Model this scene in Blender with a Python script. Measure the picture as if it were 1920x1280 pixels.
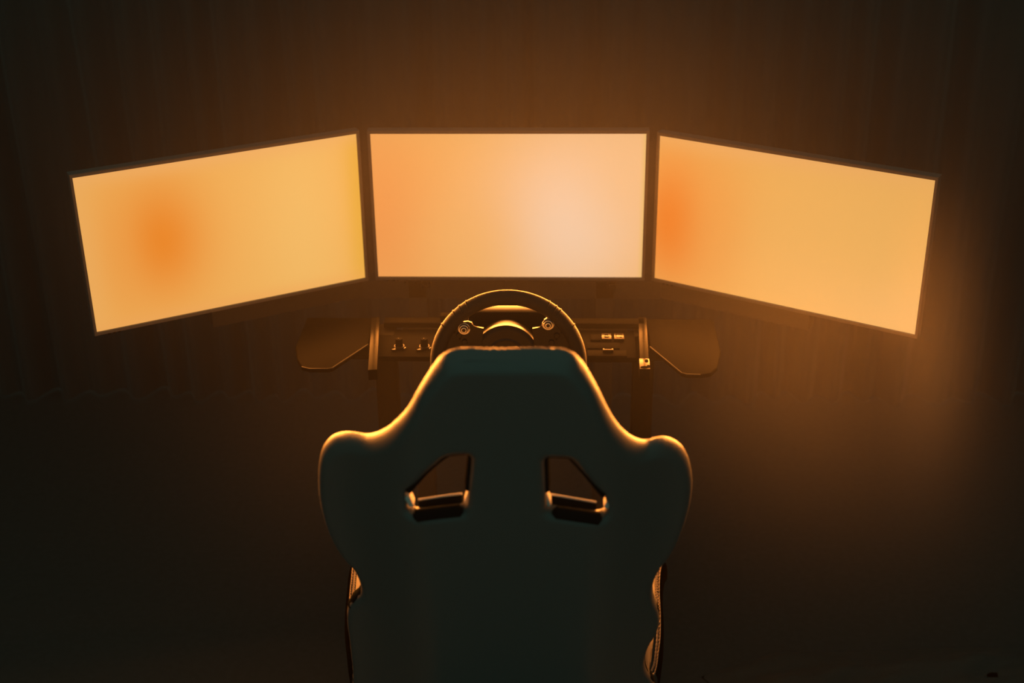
import bpy, bmesh, math, random
from mathutils import Vector, Matrix
random.seed(7)
sc = bpy.context.scene
for o in list(bpy.data.objects): bpy.data.objects.remove(o)
COL = sc.collection
PI = math.pi

# ------------------------------------------------------------------ camera
cd = bpy.data.cameras.new('camera'); cam = bpy.data.objects.new('camera', cd); COL.objects.link(cam)
cd.sensor_width = 36.0; cd.lens = 47.68; cd.clip_start = 0.05
pitch, roll, yaw = -0.4515, 0.0116, 0.0376
cam.matrix_world = (Matrix.Translation((0.1105, -2.8343, 2.0439)) @ Matrix.Rotation(yaw, 4, 'Z')
                    @ Matrix.Rotation(pitch, 4, 'X') @ Matrix.Rotation(roll, 4, 'Y') @ Matrix.Rotation(PI/2, 4, 'X'))
cd.dof.use_dof = True; cd.dof.focus_distance = 2.68; cd.dof.aperture_fstop = 2.4
sc.camera = cam

# ------------------------------------------------------------------ world, exposure
BOOST_WATTS = 26.0          # added lamp in front of each monitor, far stronger than its panel
HAZE = 0.0018
w = bpy.data.worlds.new('dark_room'); sc.world = w; w.use_nodes = True
bg = w.node_tree.nodes['Background']
bg.inputs['Color'].default_value = (0.36, 0.95, 0.74, 1); bg.inputs['Strength'].default_value = 0.118
sc.view_settings.view_transform = 'Standard'; sc.view_settings.look = 'None'
sc.view_settings.exposure = 0.0; sc.view_settings.gamma = 1.0; sc.view_settings.use_curve_mapping = False
sc.cycles.use_denoising = True
sc.cycles.volume_bounces = 1; sc.cycles.max_bounces = 6
sc.cycles.volume_step_rate = 2.0; sc.cycles.volume_max_steps = 128

# ------------------------------------------------------------------ materials
def srgb(r, g, b):
    f = lambda c: (c/255/12.92) if c <= 10 else ((c/255+0.055)/1.055)**2.4
    return (f(r), f(g), f(b), 1)

def mat(name, col, rough=0.5, metal=0.0, ior=1.5, scale=120, bump=0.1, vary=0.15, sheen=0.0, coat=0.0):
    m = bpy.data.materials.new(name); m.use_nodes = True
    nt = m.node_tree; N = nt.nodes; L = nt.links; p = N['Principled BSDF']
    tc = N.new('ShaderNodeTexCoord'); nz = N.new('ShaderNodeTexNoise')
    nz.inputs['Scale'].default_value = scale; nz.inputs['Detail'].default_value = 4
    L.new(tc.outputs['Object'], nz.inputs['Vector'])
    mx = N.new('ShaderNodeMix'); mx.data_type = 'RGBA'
    c = Vector(col[:3])
    mx.inputs['A'].default_value = (*(c*(1-vary)), 1); mx.inputs['B'].default_value = (*(c*(1+vary)), 1)
    L.new(nz.outputs['Fac'], mx.inputs['Factor']); L.new(mx.outputs['Result'], p.inputs['Base Color'])
    if bump:
        b = N.new('ShaderNodeBump'); b.inputs['Strength'].default_value = bump; b.inputs['Distance'].default_value = 0.002
        L.new(nz.outputs['Fac'], b.inputs['Height']); L.new(b.outputs['Normal'], p.inputs['Normal'])
    p.inputs['Roughness'].default_value = rough; p.inputs['Metallic'].default_value = metal
    p.inputs['IOR'].default_value = ior
    p.inputs['Sheen Weight'].default_value = sheen
    p.inputs['Coat Weight'].default_value = coat
    return m

M = {}
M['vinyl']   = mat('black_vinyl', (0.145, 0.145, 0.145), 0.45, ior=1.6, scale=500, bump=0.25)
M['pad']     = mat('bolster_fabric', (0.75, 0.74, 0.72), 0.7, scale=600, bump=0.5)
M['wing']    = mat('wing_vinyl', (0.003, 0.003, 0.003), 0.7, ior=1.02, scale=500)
M['fabric']  = mat('seat_fabric', (0.10, 0.10, 0.10), 0.75, ior=1.5, scale=600, bump=0.5, sheen=0.3)
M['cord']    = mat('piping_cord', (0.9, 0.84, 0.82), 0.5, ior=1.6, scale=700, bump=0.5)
M['suede']   = mat('rim_suede', (0.030, 0.029, 0.027), 0.5, ior=1.22, scale=700, bump=0.4)
M['thread']  = mat('thread', (0.25, 0.24, 0.22), 0.6, scale=900)
M['metal']   = mat('black_anodised', (0.02, 0.02, 0.02), 0.35, metal=0.0, ior=1.3, scale=300, bump=0.03)
M['frame']   = mat('black_powder_coat', (0.004, 0.004, 0.004), 0.6, ior=1.05, scale=500, bump=0.15)
M['bar'] = mat('bar_coat', (0.003, 0.003, 0.003), 0.26, ior=1.055, scale=300, bump=0.03)
M['tray'] = mat('tray_coat', (0.002, 0.002, 0.002), 0.5, ior=1.022, scale=300, bump=0.05)
M['stand']   = mat('stand_coat', (0.075, 0.075, 0.075), 0.7, ior=1.2, scale=400)
M['glint']    = mat('edge_glint', (0.02, 0.02, 0.02), 0.35, ior=1.12, scale=300)
M['flange']  = mat('flange_metal', (0.010, 0.010, 0.010), 0.30, ior=1.078, scale=200, bump=0.02)
M['chrome'] = mat('chrome_ring', (0.9, 0.9, 0.9), 0.3, metal=1.0, bump=0.0)
M['bracket'] = mat('bright_bracket', (0.010, 0.010, 0.009), 0.22, ior=1.12, scale=200, bump=0.02)
M['polish']  = mat('polished_metal', (0.012, 0.012, 0.011), 0.25, ior=1.06, scale=200, bump=0.02)
M['satin']   = mat('satin_metal', (0.010, 0.010, 0.009), 0.33, ior=1.16, scale=200, bump=0.02)
M['plastic'] = mat('black_plastic', (0.012, 0.012, 0.012), 0.35, ior=1.3, scale=400, bump=0.05)
M['bezel']   = mat('bezel_plastic', (0.14, 0.14, 0.14), 0.5, scale=400, bump=0.08)
M['matte']   = mat('matte_panel', (0.003, 0.003, 0.003), 0.6, ior=1.02, scale=300, bump=0.1)
M['gloss']   = mat('gloss_label', (0.012, 0.011, 0.010), 0.18, ior=1.135, scale=200, bump=0.0)
M['ink']     = mat('dark_ink', (0.003, 0.003, 0.003), 0.8, ior=1.02, scale=200, bump=0.0)
M['curtain'] = mat('black_curtain', (0.075, 0.075, 0.075), 0.9, scale=200, bump=0.3, sheen=0.2)
M['cloth']   = mat('black_cloth', (0.15, 0.145, 0.14), 0.8, scale=250, bump=0.3, sheen=0.2)
M['floor']   = mat('dark_floor', (0.065, 0.065, 0.065), 0.85, scale=60, bump=0.2, vary=0.25)
M['slot']    = mat('slot_shade', (0.010, 0.012, 0.012), 0.8, ior=1.03)  # near-black, paints shade onto the slot walls and shell waist
M['rubber']  = mat('rubber', (0.02, 0.02, 0.02), 0.8, scale=200)

def screen_mat(name, base, blobs, gain=1.0):
    """lit display: soft colour clouds over a base colour, u to the right, v up"""
    m = bpy.data.materials.new(name); m.use_nodes = True
    nt = m.node_tree; N = nt.nodes; L = nt.links; N.clear()
    out = N.new('ShaderNodeOutputMaterial'); em = N.new('ShaderNodeEmission')
    L.new(em.outputs[0], out.inputs['Surface'])
    tc = N.new('ShaderNodeTexCoord'); sp = N.new('ShaderNodeSeparateXYZ'); L.new(tc.outputs['UV'], sp.inputs[0])
    def math_(op, a, b=None, c=None):
        n = N.new('ShaderNodeMath'); n.operation = op
        for i, v in enumerate((a, b, c)):
            if v is None: continue
            if hasattr(v, 'is_linked') or hasattr(v, 'links'): L.new(v, n.inputs[i])
            else: n.inputs[i].default_value = v
        return n.outputs[0]
    col = None
    for (u0, v0, su, sv, rgb, amt) in blobs:
        du = math_('DIVIDE', math_('SUBTRACT', sp.outputs['X'], u0), su)
        dv = math_('DIVIDE', math_('SUBTRACT', sp.outputs['Y'], v0), sv)
        r2 = math_('ADD', math_('MULTIPLY', du, du), math_('MULTIPLY', dv, dv))
        g = math_('MULTIPLY', math_('EXPONENT', math_('MULTIPLY', r2, -1.0)), amt)
        mx = N.new('ShaderNodeMix'); mx.data_type = 'RGBA'
        if col is None: mx.inputs['A'].default_value = srgb(*base)
        else: L.new(col, mx.inputs['A'])
        mx.inputs['B'].default_value = srgb(*rgb); L.new(g, mx.inputs['Factor'])
        col = mx.outputs['Result']
    L.new(col, em.inputs['Color']); em.inputs['Strength'].default_value = 0.88*gain
    return m

# ------------------------------------------------------------------ mesh helpers
def finish(name, bm, m, parent=None, smooth=True, angle=35):
    bmesh.ops.recalc_face_normals(bm, faces=bm.faces[:])
    me = bpy.data.meshes.new(name); bm.to_mesh(me); bm.free()
    o = bpy.data.objects.new(name, me); COL.objects.link(o)
    if m: me.materials.append(M[m] if isinstance(m, str) else m)
    if smooth:
        for p in me.polygons: p.use_smooth = True
        me.set_sharp_from_angle(angle=math.radians(angle))
    if parent: o.parent = parent
    return o

def add_box(bm, c, size, rot=None, bevel=0.0, seg=2):
    r = bmesh.ops.create_cube(bm, size=1.0)
    vs = r['verts']
    mt = Matrix.Translation(c) @ (rot.to_4x4() if rot else Matrix()) @ Matrix.Diagonal((*size, 1))
    bmesh.ops.transform(bm, matrix=mt, verts=vs)
    if bevel:
        es = list({e for v in vs for e in v.link_edges})
        bmesh.ops.bevel(bm, geom=es, offset=bevel, segments=seg, affect='EDGES', profile=0.5)
def box(name, c, size, m, parent=None, rot=None, bevel=0.002, seg=2):
    bm = bmesh.new(); add_box(bm, c, size, rot, bevel, seg); return finish(name, bm, m, parent)

def add_tube(bm, pts, rad, seg=10, cap=True, twist=None):
    pts = [Vector(p) for p in pts]; n = len(pts)
    rads = rad if isinstance(rad, (list, tuple)) else [rad]*n
    rings = []; up = None
    for i, p in enumerate(pts):
        d = (pts[min(i+1, n-1)] - pts[max(i-1, 0)]).normalized()
        if up is None: up = d.orthogonal().normalized()
        up = (up - d*up.dot(d)).normalized(); sd = d.cross(up)
        ring = []
        for k in range(seg):
            a = 2*PI*k/seg; rr = rads[i]
            if twist: rr *= 1 + twist[0]*math.sin(2*a + i*twist[1])
            ring.append(bm.verts.new(p + (up*math.cos(a) + sd*math.sin(a))*rr))
        rings.append(ring)
    for a, b in zip(rings, rings[1:]):
        for k in range(seg): bm.faces.new((a[k], a[(k+1) % seg], b[(k+1) % seg], b[k]))
    if cap:
        bm.faces.new(rings[0][::-1]); bm.faces.new(rings[-1])
def tube(name, pts, rad, m, parent=None, seg=10, twist=None):
    bm = bmesh.new(); add_tube(bm, pts, rad, seg, True, twist); return finish(name, bm, m, parent)

def add_lathe(bm, prof, mt, seg=40):
    """prof: (radius, height) along local z"""
    rings = []
    for r, h in prof:
        if r < 1e-6: rings.append([bm.verts.new(mt @ Vector((0, 0, h)))])
        else: rings.append([bm.verts.new(mt @ Vector((r*math.cos(2*PI*k/seg), r*math.sin(2*PI*k/seg), h))) for k in range(seg)])
    for a, b in zip(rings, rings[1:]):
        for k in range(seg):
            q = [a[k % len(a)], a[(k+1) % len(a)], b[(k+1) % len(b)], b[k % len(b)]]
            q = list(dict.fromkeys(q))
            if len(q) > 2: bm.faces.new(q)
def lathe(name, prof, mt, m, parent=None, seg=40):
    bm = bmesh.new(); add_lathe(bm, prof, mt, seg); return finish(name, bm, m, parent)

def add_prism(bm, poly, h0, h1, mt, bevel=0.0):
    a = [bm.verts.new(mt @ Vector((x, y, h0))) for x, y in poly]
    b = [bm.verts.new(mt @ Vector((x, y, h1))) for x, y in poly]
    n = len(poly); fs = [bm.faces.new(a[::-1]), bm.faces.new(b)]
    for i in range(n): fs.append(bm.faces.new((a[i], a[(i+1) % n], b[(i+1) % n], b[i])))
    if bevel:
        es = list({e for f in fs[:2] for e in f.edges})
        bmesh.ops.bevel(bm, geom=es, offset=bevel, segments=3, affect='EDGES', profile=0.5)
def prism(name, poly, h0, h1, m, parent=None, mt=Matrix(), bevel=0.0015):
    bm = bmesh.new(); add_prism(bm, poly, h0, h1, mt, bevel); return finish(name, bm, m, parent)

def smooth_path(pts, per=6, closed=False):
    P = [Vector(p) for p in pts]; n = len(P); out = []
    for i in range(n if closed else n-1):
        if closed: p0, p1, p2, p3 = P[i-1], P[i], P[(i+1) % n], P[(i+2) % n]
        else: p0, p1, p2, p3 = P[max(i-1, 0)], P[i], P[i+1], P[min(i+2, n-1)]
        for k in range(per):
            t = k/per
            out.append(0.5*((2*p1) + (p2-p0)*t + (2*p0-5*p1+4*p2-p3)*t*t + (3*p1-p0-3*p2+p3)*t**3))
    if not closed: out.append(P[-1])
    return out

def thing(name, label, cat, loc=(0, 0, 0), rz=0.0, group=None):
    o = bpy.data.objects.new(name, None); COL.objects.link(o)
    o.location = loc; o.rotation_euler = (0, 0, rz); o.empty_display_size = 0.05
    o['label'] = label; o['category'] = cat
    if group: o['group'] = group
    return o
def tag(o, label, cat, group=None, kind=None):
    o['label'] = label; o['category'] = cat
    if group: o['group'] = group
    if kind: o['kind'] = kind
    return o

# ------------------------------------------------------------------ setting: floor, curtain
bm = bmesh.new()
add_box(bm, (0, -1.1, -0.02), (7.0, 4.8, 0.04))
fl = finish('floor', bm, 'floor', smooth=False); fl['kind'] = 'structure'

def curtain(name, label, p0, p1, nx, H=2.6, nz=14):
    """pleated cloth hanging from p0 to p1"""
    bm = bmesh.new(); p0 = Vector(p0); p1 = Vector(p1); d = p1 - p0; L = d.length; d.normalize(); q = Vector((-d.y, d.x)); grid = []
    for i in range(nx+1):
        u = L*i/nx; x = u - 3.0
        fold = 0.028*math.sin(x*62 + 1.3*math.sin(x*7.1)) + 0.016*math.sin(x*33 + 2.0*math.sin(x*3.7))
        colv = []
        for j in range(nz+1):
            z = H*j/nz
            p = p0 + d*(u + 0.006*math.sin(z*3 + x*20)) + q*(fold*(0.8+0.35*(1-z/H)) + 0.010*math.sin(z*2.2 + x*9))
            colv.append(bm.verts.new((p.x, p.y, 0.004 + z)))
        grid.append(colv)
    for i in range(nx):
        for j in range(nz): bm.faces.new((grid[i][j], grid[i+1][j], grid[i+1][j+1], grid[i][j+1]))
    o = finish(name, bm, 'curtain', angle=180); o['kind'] = 'structure'; o['label'] = label
curtain('wall_back', 'black pleated curtain hanging across the back of the room', (-3, .97), (3, .97), 420)
curtain('wall_left', 'black pleated curtain along the left side of the room', (-2.95, -2.6), (-2.95, .97), 240)
curtain('wall_right', 'black pleated curtain along the right side of the room', (2.95, .97), (2.95, -2.6), 240)

# ------------------------------------------------------------------ monitors
W, HH = 0.598, 0.336375
def monitor(label, loc, rz, smat, buttons=True, sc_fac=1.0):
    t = thing('monitor', label, 'monitor', loc, rz, 'monitors of the racing simulator')
    # bezel: ring round the panel
    bx, bt, bb, d0, d1 = 0.0065, 0.0075, 0.0075, -0.004, 0.020
    bm = bmesh.new()
    def ring(x, zt, zb, y): return [bm.verts.new(v) for v in ((-x, y, -zb), (x, y, -zb), (x, y, zt), (-x, y, zt))]
    r_in0 = ring(W/2, HH/2, HH/2, 0.0005); r_in = ring(W/2+.0006, HH/2+.0006, HH/2+.0006, d0)
    r_f = ring(W/2+bx, HH/2+bt, HH/2+bb, d0); r_b = ring(W/2+bx, HH/2+bt, HH/2+bb, d1)
    r_b2 = ring(W/2-.02, HH/2-.02, HH/2-.02, d1)
    for a, b in ((r_in0, r_in), (r_in, r_f), (r_f, r_b), (r_b, r_b2)):
        for k in range(4): bm.faces.new((a[k], a[(k+1) % 4], b[(k+1) % 4], b[k]))
    bmesh.ops.bevel(bm, geom=[e for e in bm.edges if all(v in r_f for v in e.verts)], offset=0.0012, segments=2, affect='EDGES')
    finish('bezel', bm, 'bezel', t)
    bm = bmesh.new()
    vs = [bm.verts.new(v) for v in ((-W/2, 0, -HH/2), (W/2, 0, -HH/2), (W/2, 0, HH/2), (-W/2, 0, HH/2))]
    f = bm.faces.new(vs); uv = bm.loops.layers.uv.new('uv')
    for lp, c in zip(f.loops, ((0, 0), (1, 0), (1, 1), (0, 1))): lp[uv].uv = c
    s = finish('screen', bm, smat, t, smooth=False); s['label'] = 'glowing orange display panel'
    # rear housing
    bm = bmesh.new()
    a = [bm.verts.new(v) for v in ((-W/2+.01, d1, -HH/2+.01), (W/2-.01, d1, -HH/2+.01), (W/2-.01, d1, HH/2-.01), (-W/2+.01, d1, HH/2-.01))]
    b = [bm.verts.new(v) for v in ((-.2, .055, -.11), (.2, .055, -.11), (.2, .055, .11), (-.2, .055, .11))]
    for k in range(4): bm.faces.new((a[k], a[(k+1) % 4], b[(k+1) % 4], b[k]))
    bm.faces.new(b)
    finish('rear_housing', bm, 'plastic', t, angle=20)
    if buttons:
        for k in range(3):
            box('control_button', (-W/2+.024+.0105*k, -.001, -HH/2-.0085), (.0055, .005, .003), 'satin', t, bevel=.0006)
    # added area lamp in front of the panel, boosting the light it gives
    ld = bpy.data.lights.new('panel_boost', 'AREA'); ld.shape = 'RECTANGLE'; ld.size = W; ld.size_y = HH
    ld.energy = BOOST_WATTS*sc_fac; ld.color = (1.0, 0.29, 0.04); ld.spread = math.radians(125)
    lo = bpy.data.objects.new('panel_boost', ld); COL.objects.link(lo); lo.parent = t
    lo.location = (0, -0.006, 0); lo.rotation_euler = (-PI/2, 0, 0)
    return t

s_left = screen_mat('display_left', (243, 178, 92), [
    (0.78, .5, .18, .9, (243, 188, 104), 1.0), (1.0, .55, .055, 1.2, (232, 172, 62), .9),
    (0.26, .52, .17, .42, (238, 138, 44), 1.0), (0.10, .45, .09, .5, (240, 160, 74), .55),
    (0.0, .5, .06, .9, (240, 174, 96), .6), (0.5, 1.0, .8, .07, (243, 176, 104), .7), (0.4, 0.0, .7, .06, (241, 168, 90), .6)], 1.05)
s_mid = screen_mat('display_centre', (244, 178, 98), [
    (0.0, .4, .28, .8, (243, 156, 82), 1.0), (0.74, .40, .30, .62, (246, 210, 176), 1.0),
    (1.0, .75, .25, .5, (244, 194, 140), .8), (0.35, .25, .2, .4, (244, 180, 105), .6), (1.0, .5, .012, 2, (236, 190, 110), .8)])
s_right = screen_mat('display_right', (241, 178, 94), [
    (0.06, .42, .17, .50, (239, 126, 40), 1.0), (0.25, .45, .14, .6, (241, 158, 74), .6),
    (1.0, .1, .5, .4, (242, 186, 116), .7), (0.75, .6, .3, .5, (243, 182, 98), .7), (0.4, 1.0, .6, .08, (244, 176, 104), .7)])
monitor('left monitor with orange patch on its left half, angled inwards', (-.587, -.171, 1.008), math.radians(29.16), s_left)
monitor('middle monitor straight behind the steering wheel, pale pink glow', (0, 0, 1.0), 0.0, s_mid)
monitor('right monitor with deep orange inner edge, angled inwards', (.591, -.122, .988), math.radians(-29.47), s_right)

# monitor stand
ms = thing('monitor_stand', 'dark free-standing metal stand carrying the three monitors', 'monitor stand', (0, .07, 0))
for x in (-.22, .22):
    box('post', (x, .03, .50), (.045, .045, 1.0), 'stand', ms)
    box('foot', (x, -.08, .02), (.05, .50, .04), 'stand', ms)
box('crossbar', (0, .03, .765), (.70, .045, .045), 'stand', ms)
for sx in (-1, 1):
    a = math.radians(-29*sx); c = Vector((sx*.50, -.05, .765))
    box('side_arm', c, (.40, .04, .04), 'stand', ms, rot=Matrix.Rotation(a, 3, 'Z'))
    box('vesa_plate', (sx*.60, -.055, 1.0), (.12, .006, .12), 'stand', ms, rot=Matrix.Rotation(a, 3, 'Z'))
    box('vesa_post', (sx*.615, -.03, .88), (.03, .03, .25), 'stand', ms, rot=Matrix.Rotation(a, 3, 'Z'))
box('vesa_plate', (0, -.010, 1.0), (.12, .006, .12), 'stand', ms)
box('vesa_post', (0, .01, .88), (.03, .03, .25), 'stand', ms)
for x, y, z, s_ in ((-.2465, -.004, .789, .005), (-.234, -.004, .796, .004), (-.222, -.004, .789, .004), (-.1985, -.012, .7885, .008), (.236, -.012, .7885, .011)):
    bm = bmesh.new(); add_box(bm, (x, y, z), (s_*1.3, s_, s_*.6), None, .0008)
    finish('bolt', bm, 'satin', ms)
for x in (-.1985, .236):
    box('clip_plate', (x, .004, .781), (.022, .022, .012), 'metal', ms)

# ------------------------------------------------------------------ rig chassis
RX = 0.014
rig = thing('rig_frame', 'black metal chassis of the racing simulator under the wheel deck', 'simulator frame', (RX, 0, 0))
for sx in (-1, 1):
    box('floor_rail', (sx*.25, -.75, .055), (.05, 1.30, .08), 'frame', rig)
    box('upright', (sx*.285, -.14, .43), (.045, .06, .67), 'frame', rig)
for y in (-1.35, -.15): box('cross_member', (0, y, .055), (.45, .05, .08), 'frame', rig)
box('deck_beam', (0, -.128, .7335), (.50, .05, .036), 'matte', rig)
box('column_beam', (0, -.28, .7315), (.05, .26, .041), 'matte', rig)
box('back_bar', (0, -.123, .7735), (.575, .030, .013), 'tray', rig, bevel=.002)
box('raised_bar', (-.1275, -.118, .7865), (.072, .022, .012), 'tray', rig, bevel=.002)
def arm(x0, y0, x1, y1, wd, z, hgt, name, m):
    c = Vector(((x0+x1)/2, (y0+y1)/2, z - hgt/2)); L = math.hypot(x1-x0, y1-y0)
    return box(name, c, (wd, L, hgt), m, rig, rot=Matrix.Rotation(-math.atan2(x1-x0, y1-y0), 3, 'Z'), bevel=.0012)
arm(-.309, -.108, -.2835, -.366, .0185, .780, .024, 'side_bar', 'bar')
arm(.283, -.102, .276, -.308, .0185, .780, .024, 'side_bar', 'bar')
arm(.2757, -.310, .2745, -.360, .0215, .782, .026, 'end_bracket', 'bracket')['label'] = 'bright metal end bracket with bolt holes'
for x, y, sx_, sy_ in ((.2800, -.3225, .0038, .0065), (.2735, -.3520, .0080, .0048), (.2825, -.3480, .0040, .006)):
    bm = bmesh.new(); add_lathe(bm, [(0, .0008), (.9, .0008), (1, .0002), (1, -.001)], Matrix.Translation((x, y, .7822)) @ Matrix.Diagonal((sx_, sy_, 1, 1)), 20)
    finish('bolt_hole', bm, 'ink', rig)

# trays
def tray(label, sx):
    if sx < 0: pl = [(-.297, -.226), (-.357, -.338), (-.366, -.3425), (-.405, -.3430), (-.422, -.334), (-.438, -.298), (-.452, -.24), (-.452, -.09), (-.297, -.09)]
    else: pl = [(.3065, -.231), (.364, -.352), (.374, -.3585), (.402, -.3600), (.425, -.352), (.440, -.325), (.455, -.25), (.455, -.09), (.3065, -.09)]
    b = (-.374 if sx < 0 else .379, -.2, .76)
    t = thing('side_tray', label, 'tray', b, 0, 'side trays of the wheel deck')
    pts = [(x-b[0], y-b[1]) for x, y in pl]
    prism('tray_plate', pts, 0, .010, 'tray', t, bevel=.003)
    fr = pts[:5] if sx < 0 else pts[:4]
    tube('edge_glint', [(x, y, .0095) for x, y in fr], .0016, 'glint', t, 8)  # added tube painting a highlight along the front edge
    for y in (-.02, .08): box('support_bracket', (sx*-.055 if sx < 0 else -.058, y, -.012), (.05, .025, .024), 'frame', t)
    return t
tray('dark flat side tray left of the dashboard below the left monitor', -1)
tray('dark flat side tray right of the dashboard below the right monitor', 1)

# ------------------------------------------------------------------ dashboard switch panels
lp = thing('switch_panel', 'left dark switch panel with two rotary knobs beside the wheel', 'control panel', (-.185, -.205, .745))
box('panel', (0, 0, .013), (.195, .135, .012), 'matte', lp)
def knob(kx, ky, turn):
    mt = Matrix.Translation((kx, ky, .019))
    k = lathe('knob', [(0, .022), (.0065, .022), (.0078, .020), (.0085, .004), (.0085, 0)], mt, 'tray', lp, 32)
    bm = bmesh.new()
    add_lathe(bm, [(.0105, 0), (.0118, .0015), (.0118, .0045), (.0105, .006), (.0094, .006), (.0088, 0)], mt, 40)
    finish('collar', bm, 'satin', k)
    bm = bmesh.new(); add_box(bm, (kx-.0005, ky-.002, .042), (.002, .005, .002), Matrix.Rotation(turn, 3, 'Z'), .0006); finish('pointer', bm, 'polish', k)
    pl = [(-.016, -.011), (-.006, -.012), (-.004, -.006), (-.008, -.004)]
    prism('lever', [(kx+x, ky+y-.006) for x, y in pl], .0195, .0235, 'satin', k, bevel=.0008)
    bm = bmesh.new(); add_box(bm, (kx+.0125, ky-.007, .021), (.0022, .008, .004), Matrix.Rotation(-.4, 3, 'Z'), .0006); finish('guard', bm, 'metal', k)
knob(-.0445, -.026, .2); knob(.0095, -.026, -.1)

rp = thing('switch_panel', 'right dark switch panel with two bright labelled switches', 'control panel', (.2135, -.205, .745))
box('panel', (0, 0, .013), (.128, .135, .012), 'matte', rp)
box('lower_plate', (.001, -.0525, .0205), (.083, .029, .004), 'tray', rp, bevel=.0008)
box('blank_switch', (-.0215, .0235, .021), (.022, .028, .005), 'tray', rp, bevel=.0008)
box('blank_plate', (-.006, -.014, .0203), (.07, .028, .003), 'matte', rp, bevel=.0006)
sl = box('slot', (.0035, -.0455, .0255), (.0225, .0095, .006), 'gloss', rp, bevel=.0015)
box('slot_groove', (.0035, -.0435, .0287), (.016, .0022, .001), 'ink', sl, bevel=.0002)
def label_switch(cx, cy, marks):
    s = box('switch', (cx, cy, .0225), (.0212, .0285, .007), 'gloss', rp, bevel=.0008)
    s['label'] = 'bright reflective switch cap with dark symbol'
    bm = bmesh.new()
    for (x, y, w_, h_) in marks: add_box(bm, (cx+x, cy+y, .0262), (w_, h_, .0006))
    finish('symbol', bm, 'ink', s, smooth=False)
label_switch(.0022, .0235, [(-.001, .006, .007, .003), (-.0035, .0045, .002, .003), (.0028, .0045, .002, .003), (-.0005, -.006, .008, .005), (.0045, -.0045, .003, .003), (-.004, -.004, .003, .003)])
label_switch(.0292, .0235, [(-.0065, .001, .0012, .016), (-.0005, .0085, .013, .0024), (.0055, .006, .001, .004), (.0035, -.0065, .006, .0032), (-.003, -.0075, .004, .0018)])

# ------------------------------------------------------------------ wheel base
wb = thing('wheel_base', 'dark boxy wheel motor housing behind the steering wheel hub', 'wheel base', (.016, -.385, .752))
box('front_flange', (0.004, -.0645, .1025), (.165, .035, .205), 'flange', wb, bevel=.003)
box('motor_body', (0.004, .060, .062), (.09, .155, .115), 'frame', wb, bevel=.004)
box('mounting_plate', (0, .02, .003), (.24, .14, .006), 'frame', wb)

# ------------------------------------------------------------------ steering wheel
TILT = math.radians(4)
WX, WY, WZ = .0165, -.533, .880
sw = thing('steering_wheel', 'round black suede racing steering wheel in front of the middle monitor', 'steering wheel', (WX, WY, WZ))
# wheel plane: local x right, local y up in plane, local z towards the driver
WM = Matrix.Rotation(PI/2 - TILT, 4, 'X')
bm = bmesh.new()
R0, r0 = .1345, .0145; SG, sg = 120, 18
rings = []
for i in range(SG):
    a = 2*PI*i/SG; ring = []
    for k in range(sg):
        b = 2*PI*k/sg; rr = R0 + r0*math.cos(b)
        ring.append(bm.verts.new(WM @ Vector((rr*math.cos(a), rr*math.sin(a), .85*r0*math.sin(b)))))
    rings.append(ring)
for i in range(SG):
    for k in range(sg):
        bm.faces.new((rings[i][k], rings[(i+1) % SG][k], rings[(i+1) % SG][(k+1) % sg], rings[i][(k+1) % sg]))
rim = finish('rim', bm, 'suede', sw, angle=180)
bm = bmesh.new()      # stitched seams on the grip and a few binding seams across the rim
for i in range(150):
    a = 2*PI*i/150
    for q in (0.0, .010):
        p0 = WM @ Vector(((R0-.0138)*math.cos(a+q), (R0-.0138)*math.sin(a+q), .0012)); p1 = WM @ Vector(((R0-.0138)*math.cos(a+q+.018), (R0-.0138)*math.sin(a+q+.018), -.0018))
    add_tube(bm, [p0, p1], .0006, 5)
st = finish('stitching', bm, 'thread', rim); st['kind'] = 'stuff'
for adeg in (58, 52, 48, 122, 128, 134, 33, 147):
    a = math.radians(adeg); pts = []
    for k in range(19):
        b = 2*PI*k/18*0.5 - PI/2*1.0
        rr = R0 + (r0+.0003)*math.cos(b); pts.append(WM @ Vector((rr*math.cos(a), rr*math.sin(a), .85*(r0+.0003)*math.sin(b))))
    tube('grip_seam', pts, .0009, 'suede', rim, 6)
# hub plate and cone behind it
HM = Matrix.Translation((-.004, .006, .017)) @ WM
lathe('hub_plate', [(0, .008), (.050, .008), (.0585, .0055), (.0605, .003), (.0605, -.008), (.056, -.010), (0, -.010)], HM, 'plastic', sw, 96)
lathe('hub_ring', [(.030, .0082), (.033, .0105), (.036, .0082)], HM, 'metal', sw, 64)
lathe('hub_cone', [(.0600, -.010), (.0590, -.020), (.0535, -.052), (.046, -.056)], HM, 'flange', sw, 96)
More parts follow.
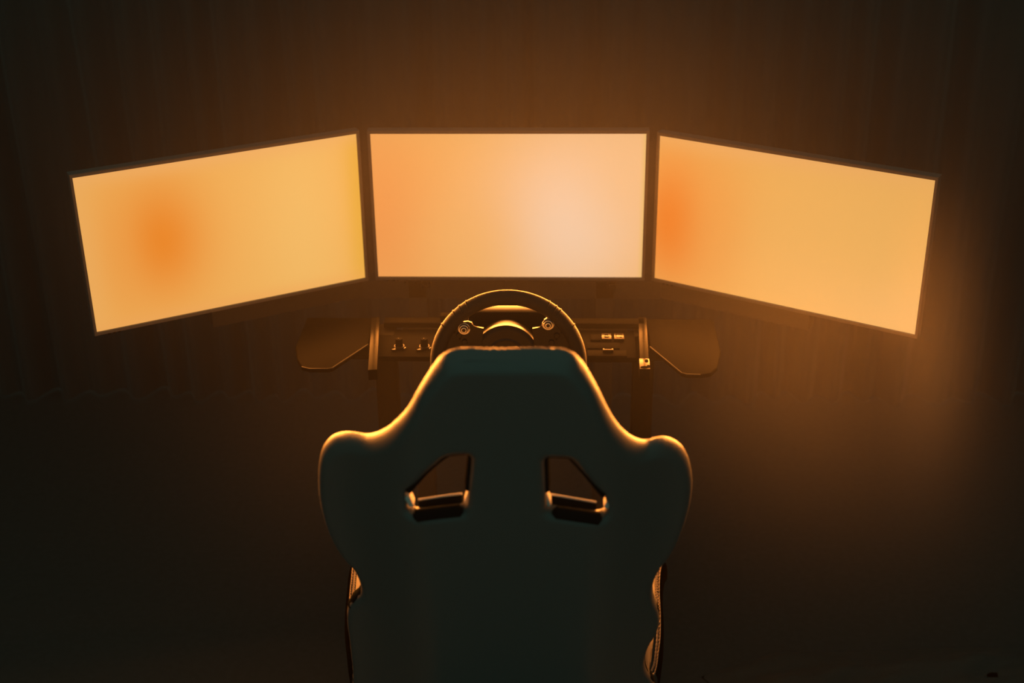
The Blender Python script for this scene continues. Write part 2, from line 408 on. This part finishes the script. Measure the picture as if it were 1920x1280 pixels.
# spoke plates with lobes for the thumb dials
right_sp = [(.050, .030), (.046, .073), (.0605, .0755), (.0655, .080), (.068, .0905), (.075, .0955), (.084, .093), (.0935, .0865), (.106, .071), (.116, .05), (.122, .022), (.124, -.01), (.118, -.03), (.085, -.030), (.055, -.022)]
for sx in (1, -1):
    poly = [(sx*x, y) for x, y in right_sp]
    if sx < 0:
        poly = [(x, y if y < .076 else .0755 + (y-.0755)*.55) for x, y in poly][::-1]
    o = prism('spoke', poly, -.004, .003, 'plastic', sw, mt=WM, bevel=.0012)
    dx, dy = (.0755, .0835) if sx > 0 else (-.0825, .0735)
    dm = WM @ Matrix.Translation((dx, dy, 0))
    d = lathe('thumb_dial', [(.0105, .003), (.0105, .006), (.0095, .007), (.0080, .007), (.0080, .0105), (.0070, .0115), (.0045, .0115), (.0045, .014), (.0035, .015), (0, .015)], dm, 'metal', o, 32)
    for rr, hh in ((.0105, .0062), (.0080, .0108), (.0043, .0142)):
        bm = bmesh.new(); pts = [dm @ Vector((rr*math.cos(2*PI*k/32), rr*math.sin(2*PI*k/32), hh)) for k in range(33)]
        add_tube(bm, pts, .0010, 6, False); finish('dial_ring', bm, 'chrome', d)
    for (bx_, by_) in ((.082, .046), (.092, .060), (.070, .012), (.104, .014)):
        bmat = WM @ Matrix.Translation((sx*bx_ , by_, .003))
        lathe('button', [(.0055, 0), (.0055, .003), (.0045, .0042), (0, .0045)], bmat, 'plastic', o, 20)
        lathe('screw', [(.0018, 0), (.0018, .002), (0, .0024)], WM @ Matrix.Translation((sx*(bx_+.009), by_+.006, .003)), 'polish', o, 12)
    pad = [(sx*.060, -.035), (sx*.070, .060), (sx*.088, .073), (sx*.103, .056), (sx*.116, .022), (sx*.116, -.03)]
    pd = prism('shift_paddle', pad[::sx], -.022, -.017, 'metal', sw, mt=WM, bevel=.001)
    tube('paddle_edge', [WM @ Vector((sx*x, y, -.015)) for x, y in ((.0895, .0745), (.098, .066), (.108, .050), (.115, .034), (.119, .018))], .0011, 'polish', pd, 8)

# ------------------------------------------------------------------ racing seat
LEAN = math.radians(15)
OUT = [(-0.2700, -0.835), (-0.3005, -0.79), (-0.3089, -0.7074), (-0.3011, -0.6056), (-0.2983, -0.5247), (-0.297, -0.4625), (-0.2906, -0.417), (-0.2799, -0.395), (-0.2675, -0.3761), (-0.2618, -0.3573), (-0.2629, -0.3393), (-0.2666, -0.3225), (-0.2722, -0.3064), (-0.2829, -0.2924), (-0.2945, -0.2627), (-0.3043, -0.2247), (-0.31, -0.1897), (-0.3124, -0.1519), (-0.3102, -0.1116), (-0.3047, -0.0707), (-0.298, -0.0451), (-0.2893, -0.0282), (-0.2783, -0.0139), (-0.2651, -0.0041), (-0.2508, 0.0048), (-0.2348, 0.0122), (-0.2177, 0.0213), (-0.1971, 0.042), (-0.1765, 0.069), (-0.1619, 0.0924), (-0.1487, 0.114), (-0.1356, 0.1399), (-0.1246, 0.1649), (-0.1156, 0.1859), (-0.1067, 0.2064), (-0.0965, 0.2277), (-0.0844, 0.2427), (-0.0691, 0.2507), (-0.0541, 0.2533), (-0.0318, 0.2539), (0.0076, 0.2542), (0.0424, 0.2549), (0.072, 0.2541), (0.0883, 0.2508), (0.1018, 0.242), (0.1132, 0.2252), (0.1226, 0.203), (0.1331, 0.1731), (0.1438, 0.142), (0.1548, 0.1109), (0.1668, 0.0828), (0.1816, 0.0546), (0.1973, 0.0321), (0.2131, 0.0159), (0.226, 0.0113), (0.2407, 0.0051), (0.2559, -0.0078), (0.2707, -0.0265), (0.2826, -0.0528), (0.2897, -0.0823), (0.293, -0.1069), (0.293, -0.1445), (0.2891, -0.1802), (0.2837, -0.2087), (0.275, -0.2432), (0.2631, -0.2721), (0.2512, -0.2877), (0.2423, -0.3123), (0.2399, -0.3374), (0.2444, -0.3708), (0.2526, -0.4012), (0.2572, -0.4338), (0.2542, -0.4667), (0.2445, -0.486), (0.2369, -0.5109), (0.2354, -0.5412), (0.2408, -0.5715), (0.2512, -0.6008), (0.2599, -0.633), (0.2647, -0.6865), (0.2610, -0.785), (0.235, -0.835)]
OUT = [(x, y - .0150*min(1, max(0, (y-.17)/.06))) for x, y in OUT]
HOLES = [[(-0.0898, 0.0492), (-0.0777, 0.0538), (-0.057, 0.0563), (-0.0517, 0.0496), (-0.0555, 0.013), (-0.0594, -0.0244), (-0.0612, -0.0482), (-0.0682, -0.0591), (-0.108, -0.0657), (-0.1453, -0.0742), (-0.1553, -0.0694), (-0.1544, -0.0448), (-0.1491, -0.0302), (-0.1197, 0.0146)],
         [(0.0591, 0.0463), (0.063, 0.0508), (0.0804, 0.051), (0.0946, 0.0489), (0.0994, 0.0433), (0.1206, 0.0093), (0.1457, -0.0346), (0.1528, -0.0521), (0.1516, -0.0708), (0.1452, -0.0764), (0.1138, -0.0701), (0.0695, -0.061), (0.0613, -0.0539), (0.0605, -0.0264)]]
SEAT = Vector((.034, -1.085, .97))
seat = thing('racing_seat', 'black bucket racing seat with two harness openings, seen from behind', 'racing seat', (.034, -1.0, .09))
SO = SEAT - Vector((.034, -1.0, .09))
e_s = Vector((1, 0, 0)); e_t = Vector((0, -math.sin(LEAN), math.cos(LEAN))); e_n = Vector((0, math.cos(LEAN), math.sin(LEAN)))
def seat_pt(s, t, n): return SO + e_s*s + e_t*t + e_n*n
def sstep(k):
    k = min(max(k, 0), 1); return k*k*(3-2*k)
def wrap(s):
    k = min(max((abs(s)-.12)/.17, 0), 1); return .085*k*k*(3-2*k)
TH, BV = .034, .014
cu = bpy.data.curves.new('outline', 'CURVE'); cu.dimensions = '2D'; cu.fill_mode = 'BOTH'
cu.extrude = TH/2-BV; cu.bevel_depth = BV; cu.bevel_resolution = 4; cu.offset = -BV
DROP = [[(x, y - (.011 if y < -.05 else 0)) for x, y in h] for h in HOLES]   # the shell is cut lower than the padded lip
for pts, per in ((OUT, 4), (DROP[0], 3), (DROP[1], 3)):
    q = smooth_path([(x, y, 0) for x, y in pts], per, True) if pts is OUT else [Vector((x, y, 0)) for x, y in pts]
    sp = cu.splines.new('POLY'); sp.points.add(len(q)-1); sp.use_cyclic_u = True
    for p, v in zip(sp.points, q): p.co = (v.x, v.y, 0, 1)
tmp = bpy.data.objects.new('tmp', cu); COL.objects.link(tmp)
dg = bpy.context.evaluated_depsgraph_get()
me0 = bpy.data.meshes.new_from_object(tmp.evaluated_get(dg)); bpy.data.objects.remove(tmp)
tmp = bpy.data.objects.new('tmp', me0); COL.objects.link(tmp)
bm = bmesh.new(); bm.from_mesh(me0); bmesh.ops.remove_doubles(bm, verts=bm.verts, dist=1e-5); bm.to_mesh(me0); bm.free()
rm = tmp.modifiers.new('r', 'REMESH'); rm.mode = 'VOXEL'; rm.voxel_size = .0042
sm = tmp.modifiers.new('s', 'SMOOTH'); sm.iterations = 4; sm.factor = .5
dg = bpy.context.evaluated_depsgraph_get(); dg.update()
me1 = bpy.data.meshes.new_from_object(tmp.evaluated_get(dg)); bpy.data.objects.remove(tmp)
import numpy as np
ED = np.array([(p.x, p.y) for p in smooth_path([(x, y, 0) for x, y in OUT], 4, True)])
for v in me1.vertices:
    s, t, n = v.co
    d = float(np.sqrt(((ED - (s, t))**2).sum(1).min()))
    v.co = seat_pt(s, t, n + wrap(s) + .010*sstep((t + .26)/.12)*max(0, 1 - d/.019)**2 + .008*sstep((t - .17)/.05)*max(0, 1 - d/.022)**2)
for p in me1.polygons: p.use_smooth = True
me1.materials.clear(); me1.materials.append(M['vinyl']); me1.name = 'back_shell'
sh = bpy.data.objects.new('back_shell', me1); COL.objects.link(sh); sh.parent = seat

def cushion(name, s0, s1, t0, t1, n0, n1, rr, m='fabric', tp=0.0):
    bm = bmesh.new(); bmesh.ops.create_cube(bm, size=1.0)
    bmesh.ops.bevel(bm, geom=bm.edges[:], offset=rr, segments=5, affect='EDGES', profile=.5)
    bmesh.ops.subdivide_edges(bm, edges=bm.edges[:], cuts=2, use_grid_fill=True)
    for v in bm.verts:
        x, y, z = v.co
        k = 1 - tp*(y+.5)
        v.co = seat_pt((s0+s1)/2 + x*(s1-s0)*k, (t0+t1)/2 + y*(t1-t0), (n0+n1)/2 + z*(n1-n0) + .02*(abs(x)*2)**3)
    return finish(name, bm, m, seat, angle=180)
cushion('headrest_cushion', -.09, .09, .06, .185, .012, .050, .2)
PADM = Matrix((( 1, 0, 0, SO.x), (0, e_t.y, e_n.y, SO.y), (0, e_t.z, e_n.z, SO.z), (0, 0, 0, 1)))
bp = [(-.13, -.115), (-.12, -.100), (-.06, -.092), (-.043, -.06), (-.040, .075), (.047, .075), (.050, -.06), (.065, -.092), (.12, -.100), (.13, -.115), (.13, -.60), (-.13, -.60)]
prism('back_cushion', bp, .0145, .031, 'fabric', seat, mt=PADM, bevel=.004)
# harness openings: near-black lining paints the shade, pale lip line and corners the light
M['corner'] = mat('lit_corner_vinyl', (0.85, 0.82, 0.78), 0.5, scale=500, bump=0.2)  # pale, so the lower slot corners read as lit
LIPS = [[(-0.1397, -0.078), (-0.1245, -0.0745), (-0.100, -0.069), (-0.0712, -0.063)], [(0.066, -0.063), (0.0865, -0.068), (0.1110, -0.0738), (0.1373, -0.080)]]
for H_, LP, order in ((HOLES[0], LIPS[0], [12, 13, 0, 1, 2, 3, 4, 5]), (HOLES[1], LIPS[1], [13, 0, 1, 2, 3, 4, 5, 6])):
    pth = smooth_path([(H_[k][0], H_[k][1], 0) for k in order], 5)
    c0 = Vector((sum(p[0] for p in H_)/len(H_), sum(p[1] for p in H_)/len(H_), 0))
    ed = tube('slot_shade', [seat_pt(p.x + (p.x-c0.x)*.02, p.y, -.004) for p in pth], .0055, 'slot', seat, 10)
    tube('slot_shade', [seat_pt(p.x + (p.x-c0.x)*.02, p.y, .008) for p in pth], .0065, 'slot', seat, 10)
    bot = [9, 8, 7] if H_ is HOLES[0] else [9, 10, 11]
    tube('slot_shade', [seat_pt(p.x, p.y - .0090, -.0080) for p in smooth_path([(H_[k][0], H_[k][1], 0) for k in bot], 5)], [.004] + [.0105]*9 + [.004], 'slot', seat, 12)
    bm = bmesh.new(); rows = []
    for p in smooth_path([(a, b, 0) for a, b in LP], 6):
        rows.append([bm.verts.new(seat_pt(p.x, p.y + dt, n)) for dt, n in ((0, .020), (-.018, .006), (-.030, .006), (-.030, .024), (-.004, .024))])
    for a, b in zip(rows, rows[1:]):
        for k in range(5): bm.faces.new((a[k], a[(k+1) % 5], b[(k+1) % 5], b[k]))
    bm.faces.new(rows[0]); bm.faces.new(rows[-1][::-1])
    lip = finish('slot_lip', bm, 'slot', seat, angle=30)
    tube('lip_highlight', [seat_pt(p.x, p.y + .0008, .0205) for p in smooth_path([(a, b, 0) for a, b in LP], 6)], .0016, 'pad', lip, 8)  # pale tube painting the lit line on the lip
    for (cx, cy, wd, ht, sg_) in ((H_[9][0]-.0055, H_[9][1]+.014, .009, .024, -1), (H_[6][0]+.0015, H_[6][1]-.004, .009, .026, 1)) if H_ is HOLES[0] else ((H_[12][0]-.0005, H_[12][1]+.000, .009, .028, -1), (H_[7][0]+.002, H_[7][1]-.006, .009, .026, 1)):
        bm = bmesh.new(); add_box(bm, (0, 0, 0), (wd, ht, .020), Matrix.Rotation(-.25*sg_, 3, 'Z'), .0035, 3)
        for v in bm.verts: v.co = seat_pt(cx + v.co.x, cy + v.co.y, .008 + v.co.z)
        finish('lit_slot_corner', bm, 'corner', seat)
bm = bmesh.new(); rows = []      # rolled top edge of the headrest, falling away forwards
for i in range(25):
    u = -1 + i/12; s_ = .0085 + .083*u; dn = .006*max(0, abs(u)-.72)/.28
    rows.append([bm.verts.new(seat_pt(s_, t - dn*1.3, n)) for t, n in ((.210, -.004), (.2350, -.003), (.2378, .004), (.2332, .014), (.2283, .024), (.2240, .032), (.215, .036), (.198, .034))])
for a, b in zip(rows, rows[1:]):
    for k in range(8): bm.faces.new((a[k], a[(k+1) % 8], b[(k+1) % 8], b[k]))
bm.faces.new(rows[0]); bm.faces.new(rows[-1][::-1])
finish('headrest_roll', bm, 'vinyl', seat, angle=60)
# seat base and thigh supports
bm = bmesh.new(); add_box(bm, (-.01, .18, .235), (.42, .52, .13), Matrix.Rotation(.16, 3, 'X'), .05, 5)
finish('seat_cushion', bm, 'fabric', seat, angle=180)
bm = bmesh.new(); add_box(bm, (-.01, .15, .155), (.50, .62, .10), Matrix.Rotation(.14, 3, 'X'), .04, 4)
finish('seat_pan', bm, 'vinyl', seat, angle=180)
for sx in (-1, 1):
    box('mounting_bracket', (sx*.21 - .01, .15, .07), (.006, .42, .16), 'frame', seat)
RA = [(0.2643, -0.4165), (0.2605, -0.4359), (0.2595, -0.463), (0.2601, -0.4859), (0.2615, -0.5122), (0.2649, -0.5404), (0.2675, -0.5722), (0.2686, -0.6013), (0.27, -0.6491), (0.2697, -0.693), (0.2684, -0.7293), (0.2644, -0.7531)]
RB = [(0.2712, -0.4208), (0.2663, -0.4373), (0.2657, -0.4705), (0.2672, -0.509), (0.2699, -0.5403), (0.2725, -0.5721), (0.275, -0.6192), (0.2759, -0.654), (0.275, -0.6964), (0.2742, -0.7309), (0.271, -0.7607), (0.266, -0.7644), (0.2605, -0.7592), (0.2535, -0.7453), (0.2497, -0.7314)]
LA = [(-0.2955, -0.4328), (-0.2996, -0.4494), (-0.3045, -0.48), (-0.3084, -0.5033), (-0.312, -0.5269), (-0.3169, -0.5669), (-0.3207, -0.6158), (-0.3225, -0.666), (-0.3243, -0.7175), (-0.3237, -0.7667)]
LB = [(-0.292, -0.4417), (-0.2964, -0.4676), (-0.2995, -0.4877), (-0.303, -0.5111), (-0.3055, -0.5268), (-0.3108, -0.5667), (-0.3145, -0.6157), (-0.3162, -0.6659), (-0.3179, -0.7173), (-0.3167, -0.7612)]
NL = .19
def bolster(sx, lipA, lipB, walls):
    # wing panel outside the lip
    bm = bmesh.new(); rows = []
    for s, t in smooth_path([(a, b, 0) for a, b in (lipB[:11] if sx > 0 else lipA)], 3, False) and [(p.x, p.y) for p in smooth_path([(a, b, 0) for a, b in (lipB[:11] if sx > 0 else lipA)], 3)]:
        rows.append([bm.verts.new(seat_pt(s + sx*ds, t, n)) for ds, n in ((.0000, NL-.001), (.002, NL-.004), (.004, NL-.012), (.004, NL-.025), (.003, NL-.04))])
    for a, b in zip(rows, rows[1:]):
        for k in range(4): bm.faces.new((a[k], a[k+1], b[k+1], b[k]))
    bmesh.ops.solidify(bm, geom=bm.faces[:], thickness=.006)
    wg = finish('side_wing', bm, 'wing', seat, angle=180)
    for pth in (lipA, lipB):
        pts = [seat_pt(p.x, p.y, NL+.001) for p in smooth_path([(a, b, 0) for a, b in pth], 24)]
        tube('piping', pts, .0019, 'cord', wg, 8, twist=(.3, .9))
    # padded inner walls reaching forward along the thighs
    for near, far in walls:
        near = [(p[0] - sx*.0016, p[1]) for p in near]
        a = smooth_path([(p[0], p[1], NL+.005) for p in near], 5); b = smooth_path([(p[0], p[1], .36) for p in far], 5)
        m_ = min(len(a), len(b)); bm = bmesh.new(); rows = []
        for q in range(m_):
            u, v = a[int(q*(len(a)-1)/(m_-1))], b[int(q*(len(b)-1)/(m_-1))]
            rows.append([bm.verts.new(seat_pt(*(u.lerp(v, k/6) + Vector((-sx*.004*math.sin(PI*k/6), 0, 0))))) for k in range(7)])
        for c, d in zip(rows, rows[1:]):
            for k in range(6): bm.faces.new((c[k], c[k+1], d[k+1], d[k]))
        bmesh.ops.solidify(bm, geom=bm.faces[:], thickness=.006)
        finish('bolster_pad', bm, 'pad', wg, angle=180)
RU = ( [(0.2606, -0.4419), (0.2586, -0.4691), (0.2592, -0.4921), (0.2606, -0.5185), (0.2635, -0.5467)] , [(0.278, -0.6436), (0.273, -0.6704), (0.2715, -0.6958), (0.2746, -0.7248), (0.2803, -0.7524)] )
RL = ( [(0.2654, -0.6243), (0.2651, -0.6576), (0.2644, -0.6863), (0.2645, -0.7086), (0.2637, -0.7346), (0.2617, -0.7574)] , [(0.2839, -0.8451), (0.2743, -0.8783), (0.2684, -0.9101), (0.2668, -0.9385), (0.2703, -0.9633), (0.277, -0.9844)] )
LU = ( [(-0.2947, -0.4539), (-0.2954, -0.4722), (-0.2981, -0.4907), (-0.3001, -0.5063), (-0.3015, -0.5157), (-0.3028, -0.5236)] , [(-0.3317, -0.6535), (-0.3289, -0.6702), (-0.3264, -0.6905), (-0.3262, -0.7059), (-0.3324, -0.7198), (-0.3388, -0.7286)] )
RW = (RU[0] + RL[0], RU[1] + RL[1])
bolster(1, RA, RB, (RW,))
def edge_at(t, sx):
    q = [p for p in ED if p[0]*sx > .1]; q = sorted(q, key=lambda p: abs(p[1]-t))[:2]
    return sum(abs(p[0]) for p in q)/2
for sx in (-1, 1):      # near-black tube painting shade along the waist of the shell
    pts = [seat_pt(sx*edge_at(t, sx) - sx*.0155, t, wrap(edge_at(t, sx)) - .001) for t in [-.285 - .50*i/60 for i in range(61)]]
    tube('waist_shade', pts, [.006 + .0095*min(1, i/6, (60-i)/6) for i in range(61)], 'slot', seat, 14)
LW = (LU[0] + [(-.308, -.60), (-.312, -.68), (-.312, -.757)], LU[1] + [(-.338, -.80), (-.335, -.90), (-.330, -.985)])
bolster(-1, LA, LB, (LW,))

# ------------------------------------------------------------------ crumpled cloth on the floor
from mathutils import noise
def crumple(name, label, left, right, near, far, nx, ny, amp, seed):
    bm = bmesh.new(); g = []
    for i in range(nx+1):
        row = []
        for j in range(ny+1):
            u, v = i/nx, j/ny
            x = left + (right-left)*u + (1-u)*.05*math.sin(v*9); y = near + (far(x)-near)*v
            e = min(1, min(u, 1-u, v, 1-v)*9)
            p = Vector((x*2.2 + y*1.2, y*5.5 - x*1.6, seed))
            n = abs(noise.noise(p)) + .5*abs(noise.noise(p*2.1)) + .22*noise.noise(p*5)
            row.append(bm.verts.new((x, y, .004 + e*(.010 + amp*max(n, 0)))))
        g.append(row)
    for i in range(nx):
        for j in range(ny): bm.faces.new((g[i][j], g[i+1][j], g[i+1][j+1], g[i][j+1]))
    bmesh.ops.solidify(bm, geom=bm.faces[:], thickness=.002)
    o = finish(name, bm, 'cloth', angle=180); tag(o, label, 'cloth'); return o
crumple('floor_cloth', 'crumpled dark cloth lying on the floor right of the seat', .42, 1.75, -1.0,
        lambda x: min(-.385 + .50*(x-.42), -.272 + .012*math.sin(x*7)), 150, 90, .06, 3.1)

# ------------------------------------------------------------------ haze
def haze(name, x0, x1, y0, y1, z0, z1, density, plumes):
    bm = bmesh.new(); add_box(bm, ((x0+x1)/2, (y0+y1)/2, (z0+z1)/2), (x1-x0, y1-y0, z1-z0))
    o = finish(name, bm, None, smooth=False)
    m = bpy.data.materials.new(name); m.use_nodes = True; N = m.node_tree.nodes; L = m.node_tree.links; N.clear()
    out = N.new('ShaderNodeOutputMaterial'); vs = N.new('ShaderNodeVolumeScatter')
    vs.inputs['Color'].default_value = (1, .97, .93, 1); vs.inputs['Anisotropy'].default_value = 0.0
    L.new(vs.outputs[0], out.inputs['Volume'])
    if plumes:
        tc = N.new('ShaderNodeTexCoord'); tot = None
        for (c, r, d) in plumes:
            mp = N.new('ShaderNodeMapping'); mp.vector_type = 'TEXTURE'
            mp.inputs['Location'].default_value = c; mp.inputs['Scale'].default_value = r
            L.new(tc.outputs['Object'], mp.inputs['Vector'])
            ln = N.new('ShaderNodeVectorMath'); ln.operation = 'DOT_PRODUCT'
            L.new(mp.outputs[0], ln.inputs[0]); L.new(mp.outputs[0], ln.inputs[1])
            ng = N.new('ShaderNodeMath'); ng.operation = 'MULTIPLY'; ng.inputs[1].default_value = -1; L.new(ln.outputs['Value'], ng.inputs[0])
            ex = N.new('ShaderNodeMath'); ex.operation = 'EXPONENT'; L.new(ng.outputs[0], ex.inputs[0])
            ml = N.new('ShaderNodeMath'); ml.operation = 'MULTIPLY'; ml.inputs[1].default_value = d; L.new(ex.outputs[0], ml.inputs[0])
            if tot is None: tot = ml.outputs[0]
            else:
                ad = N.new('ShaderNodeMath'); L.new(tot, ad.inputs[0]); L.new(ml.outputs[0], ad.inputs[1]); tot = ad.outputs[0]
        ad = N.new('ShaderNodeMath'); ad.inputs[1].default_value = density; L.new(tot, ad.inputs[0])
        L.new(ad.outputs[0], vs.inputs['Density'])
    else:
        vs.inputs['Density'].default_value = density
    o.data.materials.append(m); o['kind'] = 'stuff'; o['label'] = 'thin orange-lit smoke haze filling the air around the monitors'; o['category'] = 'haze'
    return o
haze('haze', -2.2, 2.2, -2.2, .9, .01, 2.5, HAZE, [
    ((.16, -.30, 1.42), (.78, .55, .29), .059),
    ((.71, -.35, .74), (.31, .40, .21), .110),
    ((.87, -.36, .86), (.062, .16, .26), .42),
    ((-.18, -.30, .62), (.36, .40, .19), .036)])
